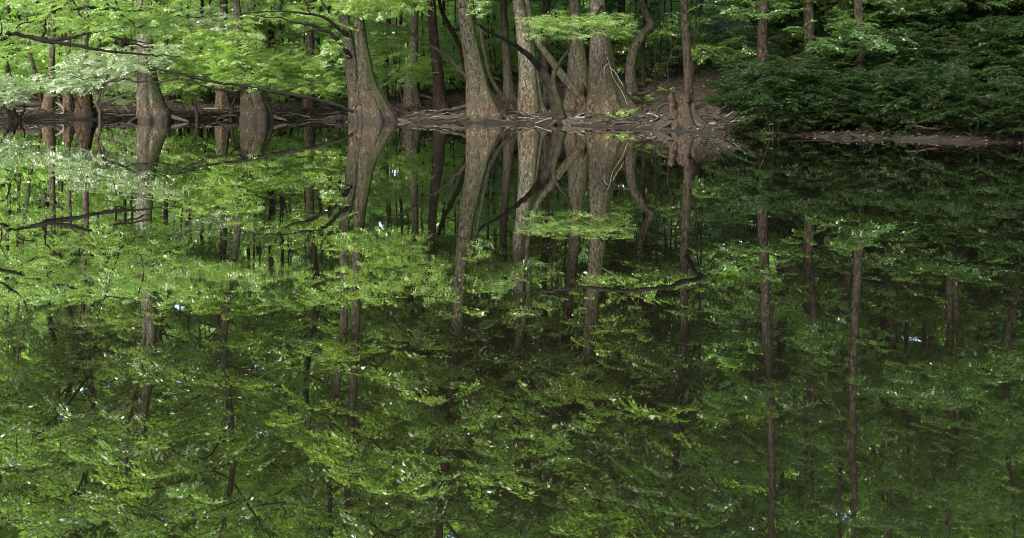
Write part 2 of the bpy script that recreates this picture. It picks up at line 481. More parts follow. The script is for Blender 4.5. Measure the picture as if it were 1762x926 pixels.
def foot(A, deep=.55, spread=1.06):
    """carry the foot into the ground"""
    b = A[0].copy(); b[2] = min(gz1(b[0], b[1]), b[2]) - deep; b[3] *= spread
    return np.vstack([b, A])

def limbs_up(A, n, seed, size=.35, z0=6.0, reach=(1.6, 3.4)):
    r = np.random.default_rng(seed); out = []; tips = []
    B = catmull(A, 6)
    hi = [i for i in range(len(B)) if B[i, 2] > z0]
    for j in range(n):
        i = hi[int((j + .5) / n * (len(hi) - 1))] if hi else len(B) - 1
        c = B[i]; a = j * 2.4 + r.uniform(-.5, .5); L = r.uniform(*reach)
        d = np.array([math.cos(a), math.sin(a), r.uniform(.15, .6)])
        path = [[*c[:3], c[3] * .5], [*(c[:3] + d * L * .5 + [0, 0, .1]), c[3] * .35], [*(c[:3] + d * L + [0, 0, .35 * r.uniform(-1, 1)]), .03]]
        out.append(tube(path, 5, 7, 0, 1, .08, seed + j, True, .12)); tips.append(c[:3] + d * L)
    return out, tips

def big_tree(name, label, rows, Y, bark, leaf='leaf', top=15, flute=.16, fl_z=1.0, seed=1, group=None, stems=(), roots=(), boughs=(), ncr=240, cz=9.0, extra=None, seg=48, crown_r=2.6, low=6, low_z=4.85):
    A = foot(extend(rows, Y, top, .09))
    z0 = max(gz1(A[0][0], A[0][1]), 0)
    root = thing(name, label, 'tree', (A[1][0], A[1][1], z0), group)
    tr = [tube(A, 14, seg, flute, fl_z, .05, seed, True, 0, z0)]
    for st in stems:
        tr.append(tube(foot(extend(st, Y, top * .9, .07)), 14, seg, flute, fl_z, .05, seed + 5, True, 0, z0))
    V, Q = join(tr)
    build('trunk', V, Q, bark, None, True, root)
    ups, tips = limbs_up(A, 9, seed, z0=cz - 1)
    for V, Q in ups: build('limb', V, Q, bark, None, True, root)
    for k, rw in enumerate(roots):
        V, Q = tube(px_path(rw, Y), 6, 9, 0, 1, .12, seed + 40 + k, True, .05)
        build('root', V, Q, 'root', None, True, root)
    for k, (rw, m) in enumerate(boughs):
        V, Q = join([tube(px_path(x, Y), 7, 9, 0, 1, .10, seed + 60 + k * 7 + i, True, .07) for i, x in enumerate(rw)])
        build('bough', V, Q, m, None, True, root)
    parts = []
    for i, t in enumerate(tips):
        parts.append(sprays_in(ball_pts(t, (crown_r * .75, crown_r * .75, .9), ncr // 9, .7, .34, seed + i), (1.0, 1.6), t, (-.6, .2), 'leaf', 1.35))
    if low:
        r = np.random.default_rng(seed + 900)
        for k in range(low):
            c = A[-1] if len(A) < 4 else A[-4]
            a = r.uniform(0, 6.28); q = r.uniform(.3, 1.9)
            parts.append(sprays_in(ball_pts((c[0] + q * math.cos(a), c[1] + q * .8 * math.sin(a) + .3, low_z + 4.2 * (k + r.uniform(0, 1)) / low), (1.5, 1.3, .33), 46, 1.1, .36, seed + 50 + k, .1), (.55, .9), None, (-.45, .12), 'leaf', 1.1))
    if extra: parts += extra(root)
    crown(root, parts, leaf)
    return root

B_ = box_pts
def S_(pts, **k): return sprays_in(pts, **k)

# --- left of the picture
big_tree('swamp_tree', 'small brown swollen trunk at far left, partly hidden under pale leaves', [(85, 197, 33), (85, 187, 28), (86, 172, 23), (87, 150, 16), (88, 120, 11), (90, 85, 10), (91, 0, 9)], 41, 'bark_red', 'leaf', 13, .10, .6, 3, ncr=160, seg=32)
big_tree('swamp_tree', 'narrow knobbly brown trunk between two swollen stumps at the left', [(119, 197, 26), (118, 187, 22), (117, 173, 18), (116, 160, 13), (117, 140, 9), (118, 90, 7), (120, 0, 6)], 40, 'bark_red', 'leaf', 11, .16, .6, 4, ncr=120, seg=32)
big_tree('swamp_tree', 'brown bell shaped trunk with square bark cracks left of the pale fluted cypress', [(147, 203, 44), (146, 193, 37), (146, 177, 30), (146, 164, 24), (146, 140, 15), (146, 110, 12), (147, 60, 11), (148, 0, 10)], 39, 'bark_red', 'leaf', 14, .08, .7, 5, ncr=160, seg=40)
big_tree('cypress_tree', 'pale two lobed cypress with ribbed flaring foot and mossy right flank',
         [(266, 208, 62), (263, 196, 54), (259, 180, 47), (256, 160, 41), (254, 140, 36), (252, 110, 29), (251, 70, 25), (250, 0, 23)], 36.5, 'bark_pale', 'leaf', 17, .2, 1.2, 6,
         stems=([(246, 208, 22), (245, 190, 18), (244, 160, 15), (243, 120, 13), (240, 60, 11), (238, 0, 10)],), ncr=260,
         roots=([(290, 200, 9, 0), (305, 204, 7, .4), (325, 209, 4, .8)], [(240, 203, 9), (230, 207, 6, .3), (222, 210, 4, .6)]))
big_tree('swamp_tree', 'slim straight brown trunk just behind the mossy side of the pale fluted cypress', [(290, 178, 13), (288, 160, 9), (287, 130, 9), (286, 60, 8), (286, 0, 8)], 46, 'bark_back', 'leaf', 12, .1, .6, 7, ncr=120, seg=20)
big_tree('swamp_tree', 'shaded tan trunk left of the broad squat swollen base, under the dark slanting limb', [(385, 190, 32), (384, 178, 27), (383, 160, 22), (383, 130, 17), (384, 60, 14), (385, 0, 13)], 42, 'bark_red', 'leaf', 14, .14, .7, 8, ncr=160, seg=32)
big_tree('cypress_tree', 'broad squat swollen cypress base between left bank roots, green leaves hiding its stem', [(442, 206, 60), (441, 196, 56), (438, 180, 50), (435, 164, 44), (431, 150, 36), (426, 130, 24), (420, 100, 17), (412, 60, 14), (406, 0, 13)], 36.3, 'bark', 'leaf_bright', 16, .14, 1.0, 9, ncr=220,
         roots=([(468, 198, 9), (480, 203, 6, .3), (494, 208, 3, .6)],))
big_tree('swamp_tree', 'reddish brown trunk on the bank left of the great twin stemmed cypress', [(533, 191, 26), (532, 176, 22), (532, 158, 19), (533, 130, 16), (534, 80, 14), (535, 0, 13)], 42, 'bark_red', 'leaf', 14, .10, .6, 10, ncr=170, seg=32)

# --- great twin cypress with its black boughs
def twin_extra(root):
    return [S_(B_(580, 780, -92, -22, 33.6, 1.6, 150, 1.4, .36, 5), scale=(.35, .6), droop=(-.6, .1)), S_(B_(592, 725, -24, 17, 35.5, 1.2, 170, 1.5, .4, 3), scale=(.4, .65), droop=(-.7, .1)),
            S_(B_(438, 585, -14, 40, 36.8, .8, 120, 1.4, .47, 4), scale=(.4, .65), droop=(-.6, .1)),
            S_(B_(553, 590, 62, 96, 35.6, .5, 22, 1.8, .4, 4), scale=(.3, .45), droop=(-.7, .1))]
big_tree('cypress_tree', 'great twin stemmed cypress at the water edge, black boughs reaching left',
         [(652, 212, 66), (649, 200, 58), (644, 184, 50), (636, 162, 40), (630, 140, 33), (626, 110, 27), (622, 80, 23), (619, 50, 20), (616, 20, 18), (614, -10, 17)], 36.5, 'bark', 'leaf_bright', 17, .2, 1.1, 12,
         stems=([(616, 212, 34), (614, 190, 27), (612, 165, 24), (608, 135, 23), (604, 105, 22), (599, 75, 20), (596, 50, 18), (592, 10, 16)],),
         boughs=(([[(602, 98, 9, .2), (590, 78, 7, .4), (575, 62, 6, .6), (556, 52, 5, .8), (532, 43, 4.5, 1), (505, 38, 3.5, 1.1), (478, 30, 2.5, 1.2), (440, 29, 1.5, 1.3)],
                   [(598, 92, 6, .3), (586, 80, 5, .5)], [(556, 52, 4, .8), (528, 55, 3, 1.0), (503, 59, 2.5, 1.1), (488, 52, 2, 1.2), (480, 34, 2, 1.2)]], 'limb'),
                 ([[(597, 60, 9, .2), (583, 48, 7, .4), (570, 38, 6, .6), (550, 28, 5, .8), (525, 22, 4, 1), (495, 20, 3, 1.1), (460, 19, 2.5, 1.2), (400, 27, 1.2, 1.3)],
                   [(535, 24, 3, 1), (528, 8, 2.5, 1), (520, -8, 2, 1)], [(567, 22, 4, .6), (558, 8, 3, .7), (550, -8, 2, .8)]], 'limb')),
         roots=([(676, 203, 12), (692, 208, 7, .4), (712, 212, 3, .8)], [(604, 206, 7), (596, 211, 4, .4)]), extra=twin_extra, ncr=260)

# --- middle
def clump711(root): return [S_(B_(688, 742, 86, 140, 40.5, .8, 70, 1.8, .35, 8), scale=(.4, .6), droop=(-.6, .1))]
big_tree('swamp_tree', 'thin pinkish trunk leaning slightly, right of the great twin stemmed cypress', [(664, 178, 13), (663, 150, 11), (664, 110, 10), (667, 70, 9), (669, 20, 8), (670, -10, 7)], 46, 'bark_red', 'leaf', 13, .08, .6, 13, ncr=120, seg=20)
big_tree('cypress_tree', 'pale topped cypress with mossy cone foot and bright leaf clump over its stem', [(712, 184, 40), (711, 172, 34), (710, 158, 29), (710, 140, 24), (711, 115, 18), (712, 90, 15), (713, 50, 13), (714, 0, 12)], 42, 'bark_pale', 'leaf_bright', 15, .15, .8, 14, extra=clump711, ncr=180, seg=36)
big_tree('swamp_tree', 'dark wet straight trunk standing beside the two grey logs', [(760, 190, 28), (757, 178, 23), (756, 160, 21), (754, 130, 20), (751, 105, 18), (747, 70, 16), (744, 30, 15), (742, -10, 14)], 40, 'bark_dark', 'leaf', 15, .08, .5, 15, ncr=180, seg=32,
         roots=([(772, 188, 7), (784, 192, 5, .5), (800, 193, 3, 1.0)],))
big_tree('leaning_tree', 'black thin tree leaning left behind the big leaning cypress', [(806, 150, 9), (800, 112, 9), (793, 85, 8), (783, 62, 8), (772, 42, 8), (762, 24, 7), (755, -5, 6)], 43, 'bark_dark', 'leaf', 11, .05, .5, 16, ncr=110, seg=16)
big_tree('cypress_tree', 'big cypress leaning left with ribbed tan foot, beside the grey logs',
         [(837, 210, 70), (834, 200, 62), (829, 180, 52), (824, 160, 43), (820, 135, 36), (815, 105, 31), (809, 75, 28), (803, 40, 25), (798, 10, 23), (795, -10, 22)], 35.5, 'bark', 'leaf', 17, .22, 1.1, 17, ncr=260, low_z=6.7,
         roots=([(858, 196, 12), (872, 202, 8, .2), (888, 206, 4, .5)], [(806, 204, 9), (800, 209, 6, .3)]))
big_tree('swamp_tree', 'thin sapling leaning left, springing from the right side of the big leaning cypress', [(884, 190, 10), (868, 170, 9), (852, 148, 8), (842, 125, 7), (836, 100, 6), (830, 70, 6), (824, 30, 5), (820, -8, 5)], 37.5, 'bark', 'leaf', 9, .04, .5, 18, ncr=80, seg=14, cz=5.5)
big_tree('swamp_tree', 'upright brown trunk with knobbly foot behind the arching dark bough', [(879, 178, 26), (877, 165, 22), (875, 145, 18), (873, 115, 15), (870, 80, 14), (868, 40, 13), (866, -8, 12)], 41, 'bark_back', 'leaf', 15, .12, .7, 19, ncr=160, seg=28)
big_tree('cypress_tree', 'pale cypress with grey column and straight ribbed foot, left of the black forked tree',
         [(915, 200, 52), (913, 188, 47), (911, 165, 41), (910, 140, 37), (908, 110, 32), (904, 80, 28), (900, 50, 25), (896, 20, 23), (893, -10, 22)], 36.8, 'bark_pale', 'leaf', 17, .16, 1.1, 20, ncr=240, low_z=6.7,
         roots=([(898, 200, 12), (890, 208, 9, .6), (884, 216, 6, 1.2)], [(935, 196, 10), (948, 203, 6, .5), (956, 210, 4, .9)]))
big_tree('swamp_tree', 'slim paired stem standing behind the leaning pole trunk', [(941, 165, 14), (939, 140, 13), (937, 100, 12), (937, 60, 12), (938, 20, 11), (939, -8, 11)], 41, 'bark_back', 'leaf', 14, .06, .5, 21, ncr=130, seg=20,
         stems=([(931, 165, 9), (933, 120, 8), (940, 80, 8), (943, 30, 7), (944, -8, 7)],))
# pole leaning across
big_tree('leaning_tree', 'long mossy pole trunk leaning up to the left from the hollow cypress', [(1008, 186, 18), (1000, 172, 17), (984, 150, 15), (966, 128, 14), (950, 106, 12), (936, 88, 11), (922, 66, 10), (914, 40, 9), (909, 10, 8), (906, -10, 8)], 35.6, 'bark', 'leaf', 10, .04, .5, 22, ncr=110, seg=20)

def hollow_extra(root): return []
t20 = big_tree('cypress_tree', 'hollow cypress with a dark slit in its foot, between forked tree and mossy giant',
         [(990, 200, 50), (991, 190, 46), (994, 170, 42), (995, 145, 39), (994, 115, 34), (992, 80, 28), (990, 45, 22), (988, 10, 19), (987, -10, 18)], 37.4, 'bark', 'leaf', 17, .14, 1.0, 23, ncr=220, low_z=6.7)
hp = px_path([(1003, 169, 5, .40), (1003.5, 160, 8, .44), (1003, 150, 7, .43), (1002, 142, 2, .40)], 37.4)
V, Q = tube(hp, 6, 14, 0, 1, .1, 77); build('hollow', V, Q, 'hollow', None, True, t20)  # solid dark plug on the bark, painted as the shaded cavity

def spray_extra(root):
    return [S_(B_(1000, 1210, -95, -40, 32.5, 1.6, 60, 1.4, .42, 14), scale=(.35, .6), droop=(-.5, .1)), S_(B_(905, 1078, 26, 62, 32.7, .6, 120, 1.6, .36, 12), scale=(.4, .62), droop=(-.35, .1), kind='fern', lscale=1.2),
            S_(B_(985, 1078, 22, 42, 32.7, .5, 40, 1.6, .3, 13), scale=(.4, .6), droop=(-.35, .1), kind='fern', lscale=1.2)]
big_tree('cypress_tree', 'mossy giant cypress with deep folds and a feathery green bough across its stem',
         [(1048, 206, 96), (1046, 196, 86), (1043, 178, 70), (1040, 155, 56), (1036, 128, 47), (1034, 100, 41), (1032, 70, 34), (1030, 40, 29), (1028, 10, 26), (1027, -10, 25)], 35, 'bark', 'leaf_bright', 18, .24, 1.2, 24, ncr=260, seg=56, low_z=6.7,
         boughs=(([[(1035, 10, 4, .3), (1020, 30, 2.6, 1.6), (970, 42, 1.8, 2.2), (920, 52, 1, 2.3)], [(1030, 20, 3, .9), (1060, 28, 2, 2.0), (1078, 36, 1, 2.2)]], 'limb'),),
         roots=([(1010, 186, 16), (1000, 195, 12, .2), (992, 201, 8, .4), (985, 206, 5, .6)], [(1078, 184, 14), (1092, 187, 9, .2), (1106, 184, 5, .1)], [(1030, 202, 10), (1022, 210, 6, .5)]), extra=spray_extra)
big_tree('sinuous_tree', 'bare sinuous S shaped tree bending right, beside the mossy giant cypress',
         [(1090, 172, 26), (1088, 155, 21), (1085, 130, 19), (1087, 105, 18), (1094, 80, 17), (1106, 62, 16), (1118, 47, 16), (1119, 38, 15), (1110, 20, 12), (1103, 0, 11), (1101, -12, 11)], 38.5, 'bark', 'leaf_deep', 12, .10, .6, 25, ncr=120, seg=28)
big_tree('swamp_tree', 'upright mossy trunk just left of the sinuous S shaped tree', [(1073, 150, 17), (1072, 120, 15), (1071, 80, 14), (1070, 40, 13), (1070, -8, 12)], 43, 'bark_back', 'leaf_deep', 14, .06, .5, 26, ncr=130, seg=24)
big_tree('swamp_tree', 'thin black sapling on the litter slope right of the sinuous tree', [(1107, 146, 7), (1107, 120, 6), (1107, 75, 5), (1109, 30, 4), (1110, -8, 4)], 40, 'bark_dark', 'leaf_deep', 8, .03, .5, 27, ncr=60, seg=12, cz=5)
big_tree('swamp_tree', 'dark straight tree behind the rotten mossy stump at the right', [(1186, 190, 17), (1185, 165, 16), (1184, 120, 15), (1181, 70, 14), (1179, 30, 13), (1177, -10, 13)], 33, 'bark_dark', 'leaf_deep', 14, .06, .5, 28, ncr=260, seg=28, crown_r=3.2,
         boughs=(([[(1180, -10, 9), (1196, -24, 8, 3), (1204, -20, 8, 5.5), (1170, -24, 8, 6.5), (1120, -30, 7, 7), (1060, -34, 6, 7), (1000, -29, 5, 7), (940, -33, 3.5, 7), (880, -42, 2, 7)], [(1000, -29, 3.5, 7), (968, -8, 2.5, 7), (950, -12, 1.5, 7)], [(1090, -32, 3, 7), (1040, -60, 2.5, 7), (1000, -80, 1.2, 7)]], 'limb'),))

# --- black forked tree leaning over the water
Y = 33.2
A0 = px_path([(966, 218, 26), (962, 208, 22), (957, 195, 18), (953, 175, 16), (950, 155, 17), (943, 138, 16), (932, 120, 13), (918, 104, 11, .3), (900, 88, 9, .7), (880, 74, 7.5, 1.1), (858, 62, 6.5, 1.5), (838, 52, 5.5, 1.9), (826, 44, 4.5, 2.2), (818, 24, 3, 2.4), (812, -6, 2, 2.5)], Y)
root = thing('forked_tree', 'black forked tree rooted at the water edge, arching far to the left', 'tree', (*foot(A0)[0][:2], 0))
V, Q = tube(foot(A0, .4), 10, 20, .12, .6, .1, 31, True, .05); build('trunk', V, Q, 'limb', None, True, root)
V, Q = tube(px_path([(968, 204, 15, .12), (963, 185, 13, .15), (958, 165, 12, .15), (954, 148, 10, .15), (953, 128, 8, .1), (960, 112, 6.5), (970, 98, 5.5), (978, 85, 4.5), (982, 68, 4), (981, 55, 2)], Y), 8, 14, 0, 1, .1, 32, True, .04); build('fork', V, Q, 'mosslimb', None, True, root)
for k, rw in enumerate(([(968, 206, 14), (982, 210, 11, .3), (1000, 213, 8, .6), (1020, 214, 4, .9)], [(966, 206, 10), (974, 213, 8, .5), (984, 219, 5, .9)], [(958, 208, 10), (950, 214, 7, .3), (945, 220, 4, .7)], [(970, 203, 9), (986, 205, 7, .2), (1004, 209, 5, .5)])):
    V, Q = tube(px_path(rw, Y), 6, 9, 0, 1, .12, 33 + k, True, .05); build('root', V, Q, 'root' if k in (0, 3) else 'log', None, True, root)
crown(root, [S_(B_(802, 836, -14, 16, 30.8, .4, 14, 1.6, .35, 40), scale=(.35, .5))], 'leaf')

# --- tree at the far left whose limb hangs over the water
A0 = foot(extend([(-150, 206, 50), (-148, 150, 34), (-144, 60, 26), (-140, -40, 24)], 38, 15, .1))
root = thing('overhanging_tree', 'tree beyond the left edge whose black limb and leaves hang over the water', 'tree', (A0[0][0], A0[0][1], 0))
V, Q = tube(A0, 10, 36, .15, 1, .05, 41); build('trunk', V, Q, 'bark', None, True, root)
def lim(rows): return tube(px_path([(*r[:2], r[2] * 1.25, *r[3:]) for r in rows], 28.2), 8, 10, 0, 1, .1, len(rows) * 3 + int(rows[0][0]), True, .06)
V, Q = join([lim([(-150, 55, 12, -6), (-60, 72, 9, -2), (0, 66, 8), (20, 56, 7.5), (45, 62, 7), (80, 71, 6.5), (105, 75, 5), (140, 80, 4.5), (170, 86, 4), (200, 91, 3.5), (235, 93, 3), (262, 95, 2.5), (290, 96, 1.5), (312, 99, 1)]),
             lim([(82, 71, 5), (74, 62, 4), (78, 50, 3.5), (78, 34, 3), (92, 20, 2.5), (112, 8, 2.5), (126, -6, 2)]),
             lim([(85, 70, 5.5), (120, 65, 4.5), (150, 58, 4), (175, 55, 3.5), (200, 49, 3), (235, 50, 2)]),
             lim([(200, 65, 2.5), (220, 73, 2.5), (240, 79, 2.5), (255, 83, 1.5)]),
             lim([(150, 54, 1.5), (190, 62, 2), (235, 70, 2), (262, 74, 1)]),
             lim([(180, -6, 3), (190, 12, 2.5), (205, 22, 2.5), (222, 34, 2), (238, 48, 2), (262, 36, 1.2)]),
             lim([(78, -2, 2), (85, -30, 2.5), (108, -58, 2), (128, -80, 1.2)]),
             lim([(-40, -4, 4), (20, -14, 4), (60, -25, 3.5), (120, -40, 3), (200, -58, 2.5), (260, -62, 1.5)]),
             lim([(206, 22, 2), (190, -20, 2.5), (184, -50, 2), (168, -90, 1.2)]),
             lim([(238, 30, 1.5), (246, -25, 2), (232, -78, 1.2)]),
             lim([(-20, -30, 3), (24, -46, 3), (44, -70, 2), (50, -90, 1)]),
             lim([(150, 60, 1.2), (156, 40, 1.5), (172, 22, 1.2), (178, 4, 1)]),
             lim([(262, -6, 2.5), (280, 14, 2.5), (300, 24, 2), (330, 30, 1.6), (356, 28, 1)]),
             lim([(120, -6, 2), (134, 20, 2), (152, 38, 1.6), (176, 46, 1)]),
             lim([(0, 62, 3), (4, 48, 2), (2, 30, 1.6), (8, 12, 1)]), lim([(24, 57, 2.5), (34, 42, 2), (58, 34, 1.6), (70, 22, 1)]),
             lim([(0, 96, 2.5, -2), (12, 104, 2.5, -2), (17, 118, 2.2, -2), (19, 132, 1.4, -2)]),
             lim([(108, 70, 2), (140, 48, 2), (165, 30, 1.6), (205, 22, 1)]),
             lim([(40, -6, 4, -1), (85, 10, 5, -1), (130, 14, 5), (165, 14, 4.5), (200, 16, 4), (235, 20, 3), (270, 12, 2)])])
build('limb', V, Q, 'limb', None, True, root)
crown(root, [S_(B_(-80, 330, -75, -8, 28.6, 1.6, 330, 1.3, .42, 50), scale=(.35, .55), droop=(-.6, .1)), S_(B_(300, 580, -80, -20, 31, 1.6, 70, 1.3, .40, 49), scale=(.35, .55), droop=(-.6, .1)), S_(B_(-60, 330, -10, 55, 29, 1.6, 300, 1.3, .46, 51), scale=(.35, .55), droop=(-.6, .1)),
             S_(B_(-60, 110, 50, 100, 29, 1.0, 40, 1.5, .5, 52), scale=(.3, .5)),
             S_(B_(170, 300, 10, 62, 28.6, .6, 90, 1.6, .42, 53), scale=(.35, .55), droop=(-.7, 0)),
             sprays_in(ball_pts((-15.2, 37.5, 11), (4, 3.5, 4), 200, .6, .42, 54), (.8, 1.3), None, (-.6, .2), 'leaf', 1.25)], 'leaf_bright')

# ------------------------------------------------------------------ understory trees and bushes with layered leaves
def understory(name, label, stems, Y, layers, leaf, seed, bark='twig', cat='small tree', group=None, bx=None):
    A = px_path(stems[0], Y)
    x, y = A[0][0], A[0][1]
    root = thing(name, label, cat, (x, y, gz1(x, y)), group)
    tb = []
    for i, s in enumerate(stems):
        a = px_path(s, Y)
        if i == 0 or len(s) and s[0][1] > 165: a = foot(a, .3, 1.1)
        tb.append(tube(a, 7, 9, 0, 1, .08, seed + i, True, .06))
    V, Q = join(tb); build('stem', V, Q, bark, None, True, root)
    crown(root, [S_(B_(*L[:4], L[4], L[5], L[6], L[7], L[8], seed + 20 + j), **(L[9] if len(L) > 9 else {})) for j, L in enumerate(layers)], leaf)
    return root

fl = dict(scale=(.32, .58), droop=(-.5, .22))
understory('understory_tree', 'pale silvery leaved small tree spreading in layers over the left stumps',
           [[(172, 200, 6), (168, 178, 5), (176, 150, 4.5), (190, 120, 4), (200, 90, 2)], [(172, 165, 4), (150, 140, 3), (120, 130, 2), (95, 126, 1)], [(178, 146, 4), (215, 128, 3), (255, 118, 2), (290, 116, 1)]], 36.4,
           [(290, 435, 8, 56, 37.6, .9, 110, 1.4, .40, fl), (195, 305, 78, 118, 35.7, .45, 95, 1.5, .36, fl), (105, 300, 86, 112, 37.6, 1.0, 130, 1.5, .38, fl), (95, 300, 105, 132, 37.5, 1.0, 170, 1.5, .36, fl), (85, 265, 126, 152, 37.4, 1.0, 150, 1.5, .38, fl), (70, 165, 140, 157, 36.2, .9, 80, 1.6, .42, fl)], 'leaf_pale', 101)
understory('bush', 'pale grey green bush low over the leaning black stems at the far left',
           [[(24, 206, 8), (14, 192, 7), (6, 178, 5), (-4, 164, 3)], [(30, 205, 9), (24, 192, 9), (17, 178, 7), (20, 158, 3)], [(34, 205, 5), (40, 192, 4), (43, 178, 2)]], 37.4,
           [(-60, 72, 126, 150, 37, 1, 110, 1.5, .38, fl), (-60, 50, 146, 176, 37, .9, 80, 1.5, .42, fl)], 'leaf_pale', 111, 'limb', 'bush')
understory('understory_tree', 'fresh green small tree spreading flat leaf layers above the broad squat cypress base',
           [[(398, 198, 6), (402, 175, 5), (420, 150, 4.5), (450, 125, 4), (480, 100, 2)], [(410, 160, 4), (380, 135, 3), (350, 120, 2)], [(440, 135, 4), (500, 120, 3), (560, 115, 2), (598, 118, 1)], [(470, 110, 3), (530, 140, 2), (570, 148, 1)]], 38,
           [(368, 468, 98, 149, 35.5, .45, 105, 1.5, .36, fl), (384, 446, 30, 104, 35.7, .4, 75, 1.5, .34, fl), (372, 578, 84, 108, 37.9, 1.1, 170, 1.5, .38, fl), (360, 588, 104, 130, 37.7, 1.1, 210, 1.5, .35, fl), (395, 592, 126, 152, 37.5, 1.0, 180, 1.5, .37, fl), (440, 590, 146, 164, 38, .8, 60, 1.5, .45, fl)], 'leaf_bright', 121)
understory('understory_tree', 'bright green small tree between the pale fluted cypress and the squat cypress base',
           [[(338, 200, 6), (336, 180, 5), (330, 150, 5), (335, 115, 4), (345, 80, 2)], [(331, 150, 4), (300, 130, 3), (275, 120, 1)], [(334, 118, 4), (370, 95, 3), (395, 80, 1)]], 37.4,
           [(290, 400, 52, 84, 37.2, 1.2, 130, 1.4, .42, fl), (275, 400, 80, 118, 36.9, 1.2, 200, 1.4, .37, fl), (285, 385, 114, 146, 37, 1.1, 110, 1.5, .42, fl), (300, 345, 140, 172, 37.3, .7, 36, 1.6, .42, fl)], 'leaf_bright', 131)
understory('understory_tree', 'soft green small tree in the gap right of the great twin stemmed cypress',
           [[(694, 182, 5), (690, 160, 4), (682, 120, 3), (672, 80, 2)], [(688, 150, 3), (720, 110, 2), (745, 80, 1)]], 44,
           [(632, 700, 40, 100, 44, 1.5, 150, 1.2, .42, fl), (640, 720, 96, 150, 44.5, 1.2, 90, 1.2, .46, fl), (715, 800, 20, 90, 45, 1.5, 130, 1.2, .45, fl)], 'leaf_back', 141)
understory('understory_tree', 'green small tree filling the gap behind the arching dark bough',
           [[(858, 176, 5), (856, 140, 4), (850, 90, 3), (846, 40, 2)], [(855, 120, 3), (880, 80, 2), (900, 60, 1)]], 46,
           [(812, 900, -5, 60, 46, 1.5, 150, 1.2, .42, fl), (830, 900, 60, 120, 47, 1.5, 90, 1.2, .48, fl)], 'leaf_back', 151)
understory('understory_tree', 'green leafy small tree in the gap between pale cypress and hollow cypress',
           [[(956, 160, 5), (957, 120, 4), (960, 70, 3), (962, 20, 2)]], 46, [(918, 985, -5, 60, 46, 1.5, 120, 1.2, .42, fl), (925, 985, 60, 115, 46, 1.3, 70, 1.2, .46, fl)], 'leaf_back', 161)
understory('understory_tree', 'dim green small tree on the litter slope right of the sinuous tree',
           [[(1140, 130, 4), (1138, 90, 3), (1135, 40, 2)], [(1138, 90, 3), (1160, 60, 2), (1172, 40, 1)]], 44,
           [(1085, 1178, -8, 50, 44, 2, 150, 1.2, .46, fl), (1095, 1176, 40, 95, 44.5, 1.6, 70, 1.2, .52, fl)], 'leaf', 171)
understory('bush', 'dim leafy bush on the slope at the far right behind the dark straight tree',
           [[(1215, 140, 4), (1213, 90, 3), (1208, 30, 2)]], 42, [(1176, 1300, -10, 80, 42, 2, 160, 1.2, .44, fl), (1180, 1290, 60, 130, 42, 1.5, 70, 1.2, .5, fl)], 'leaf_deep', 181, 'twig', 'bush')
understory('bush', 'low leafy bush on the bank behind the brown bell shaped trunk',
           [[(190, 186, 4), (192, 170, 3), (196, 150, 2)]], 44, [(150, 235, 135, 182, 44, 1.4, 90, 1.4, .44, fl)], 'leaf', 191, 'twig', 'bush')
understory('bush', 'dark green bush on the bank between squat cypress base and great twin cypress',
           [[(565, 186, 4), (563, 170, 3), (560, 150, 2)]], 42.5, [(545, 606, 150, 186, 42.5, 1, 50, 1.4, .45, fl), (480, 540, 150, 180, 43, 1, 36, 1.4, .5, fl)], 'leaf_deep', 196, 'twig', 'bush')

# little leafy seedlings on the slope
proto = None
for i, (px, Y) in enumerate([(1078, 33.6), (1105, 36), (1125, 40), (1150, 42), (1100, 44), (1165, 46), (1060, 33.0), (1148, 37)]):
    x = (px - CX) * Y / F; z = gz1(x, Y)
    if proto is None:
        proto = thing('seedling', '', 'seedling', (x, Y, z))
        p = np.array([x, Y, z]) + rng.normal(0, .05, (7, 3)) * [1.5, 1.5, .3] + [0, 0, .12]
        V, Q, m = sprays_in(p, (.22, .36), np.array([x, Y, z]), (.0, .5), 'leaf', 1.7)
        build('leaves', V, Q, ['leaf', 'twig'], m, False, proto)
        V, Q = tube([[x, Y, z - .1, .01], [x, Y, z + .16, .006]], 3, 6, 0, 1, 0, 1); build('stem', V, Q, 'twig', None, True, proto)
        o = proto
    else:
        o = proto.copy(); COL.objects.link(o); o.location = (x, Y, z); o.rotation_euler = (0, 0, i * 1.3)
        for ch in list(proto.children):
            c = ch.copy(); COL.objects.link(c); c.parent = o
    o['label'] = 'small green seedling growing through brown litter at the right bank'; o['group'] = 'seedlings on the right bank slope'

# ------------------------------------------------------------------ limbs, logs, dead branches, roots on the bank
def stick(name, label, cat, paths, Y, mat, seed, group=None, wob=.06, seg=9):
    V, Q = join([tube(px_path(p, Y), 7, seg, 0, 1, .14, seed + i, True, wob) for i, p in enumerate(paths)])
    return tag(build(name, V, Q, mat), label, cat, group)

stick('fallen_limb', 'long black limb slanting from the great twin cypress up to the left', 'limb',
      [[(608, 193, 5), (570, 178, 6), (530, 169, 6), (490, 161, 6), (450, 154, 5.5), (415, 147, 5), (380, 143, 4.5), (345, 136, 4), (310, 127, 3.5), (285, 122, 3), (260, 114, 2)],
       [(425, 149, 4), (405, 158, 4), (385, 155, 4), (355, 150, 4), (335, 140, 3.5), (320, 136, 2)],
       [(462, 156, 2.5), (458, 145, 2), (461, 132, 1.2)], [(310, 127, 2), (330, 131, 2), (360, 133, 1.2)]], 34.9, 'limb', 201)
stick('fallen_limb', 'bent black limb crossing the stem of the pale fluted cypress', 'limb',
      [[(205, 138, 2), (216, 136, 3), (230, 140, 3.5), (250, 139, 3.5), (266, 143, 4), (285, 140, 4), (300, 136, 3.5), (308, 131, 2)], [(214, 137, 2), (200, 140, 1.5), (184, 134, 1)]], 35.1, 'mosslimb', 211)
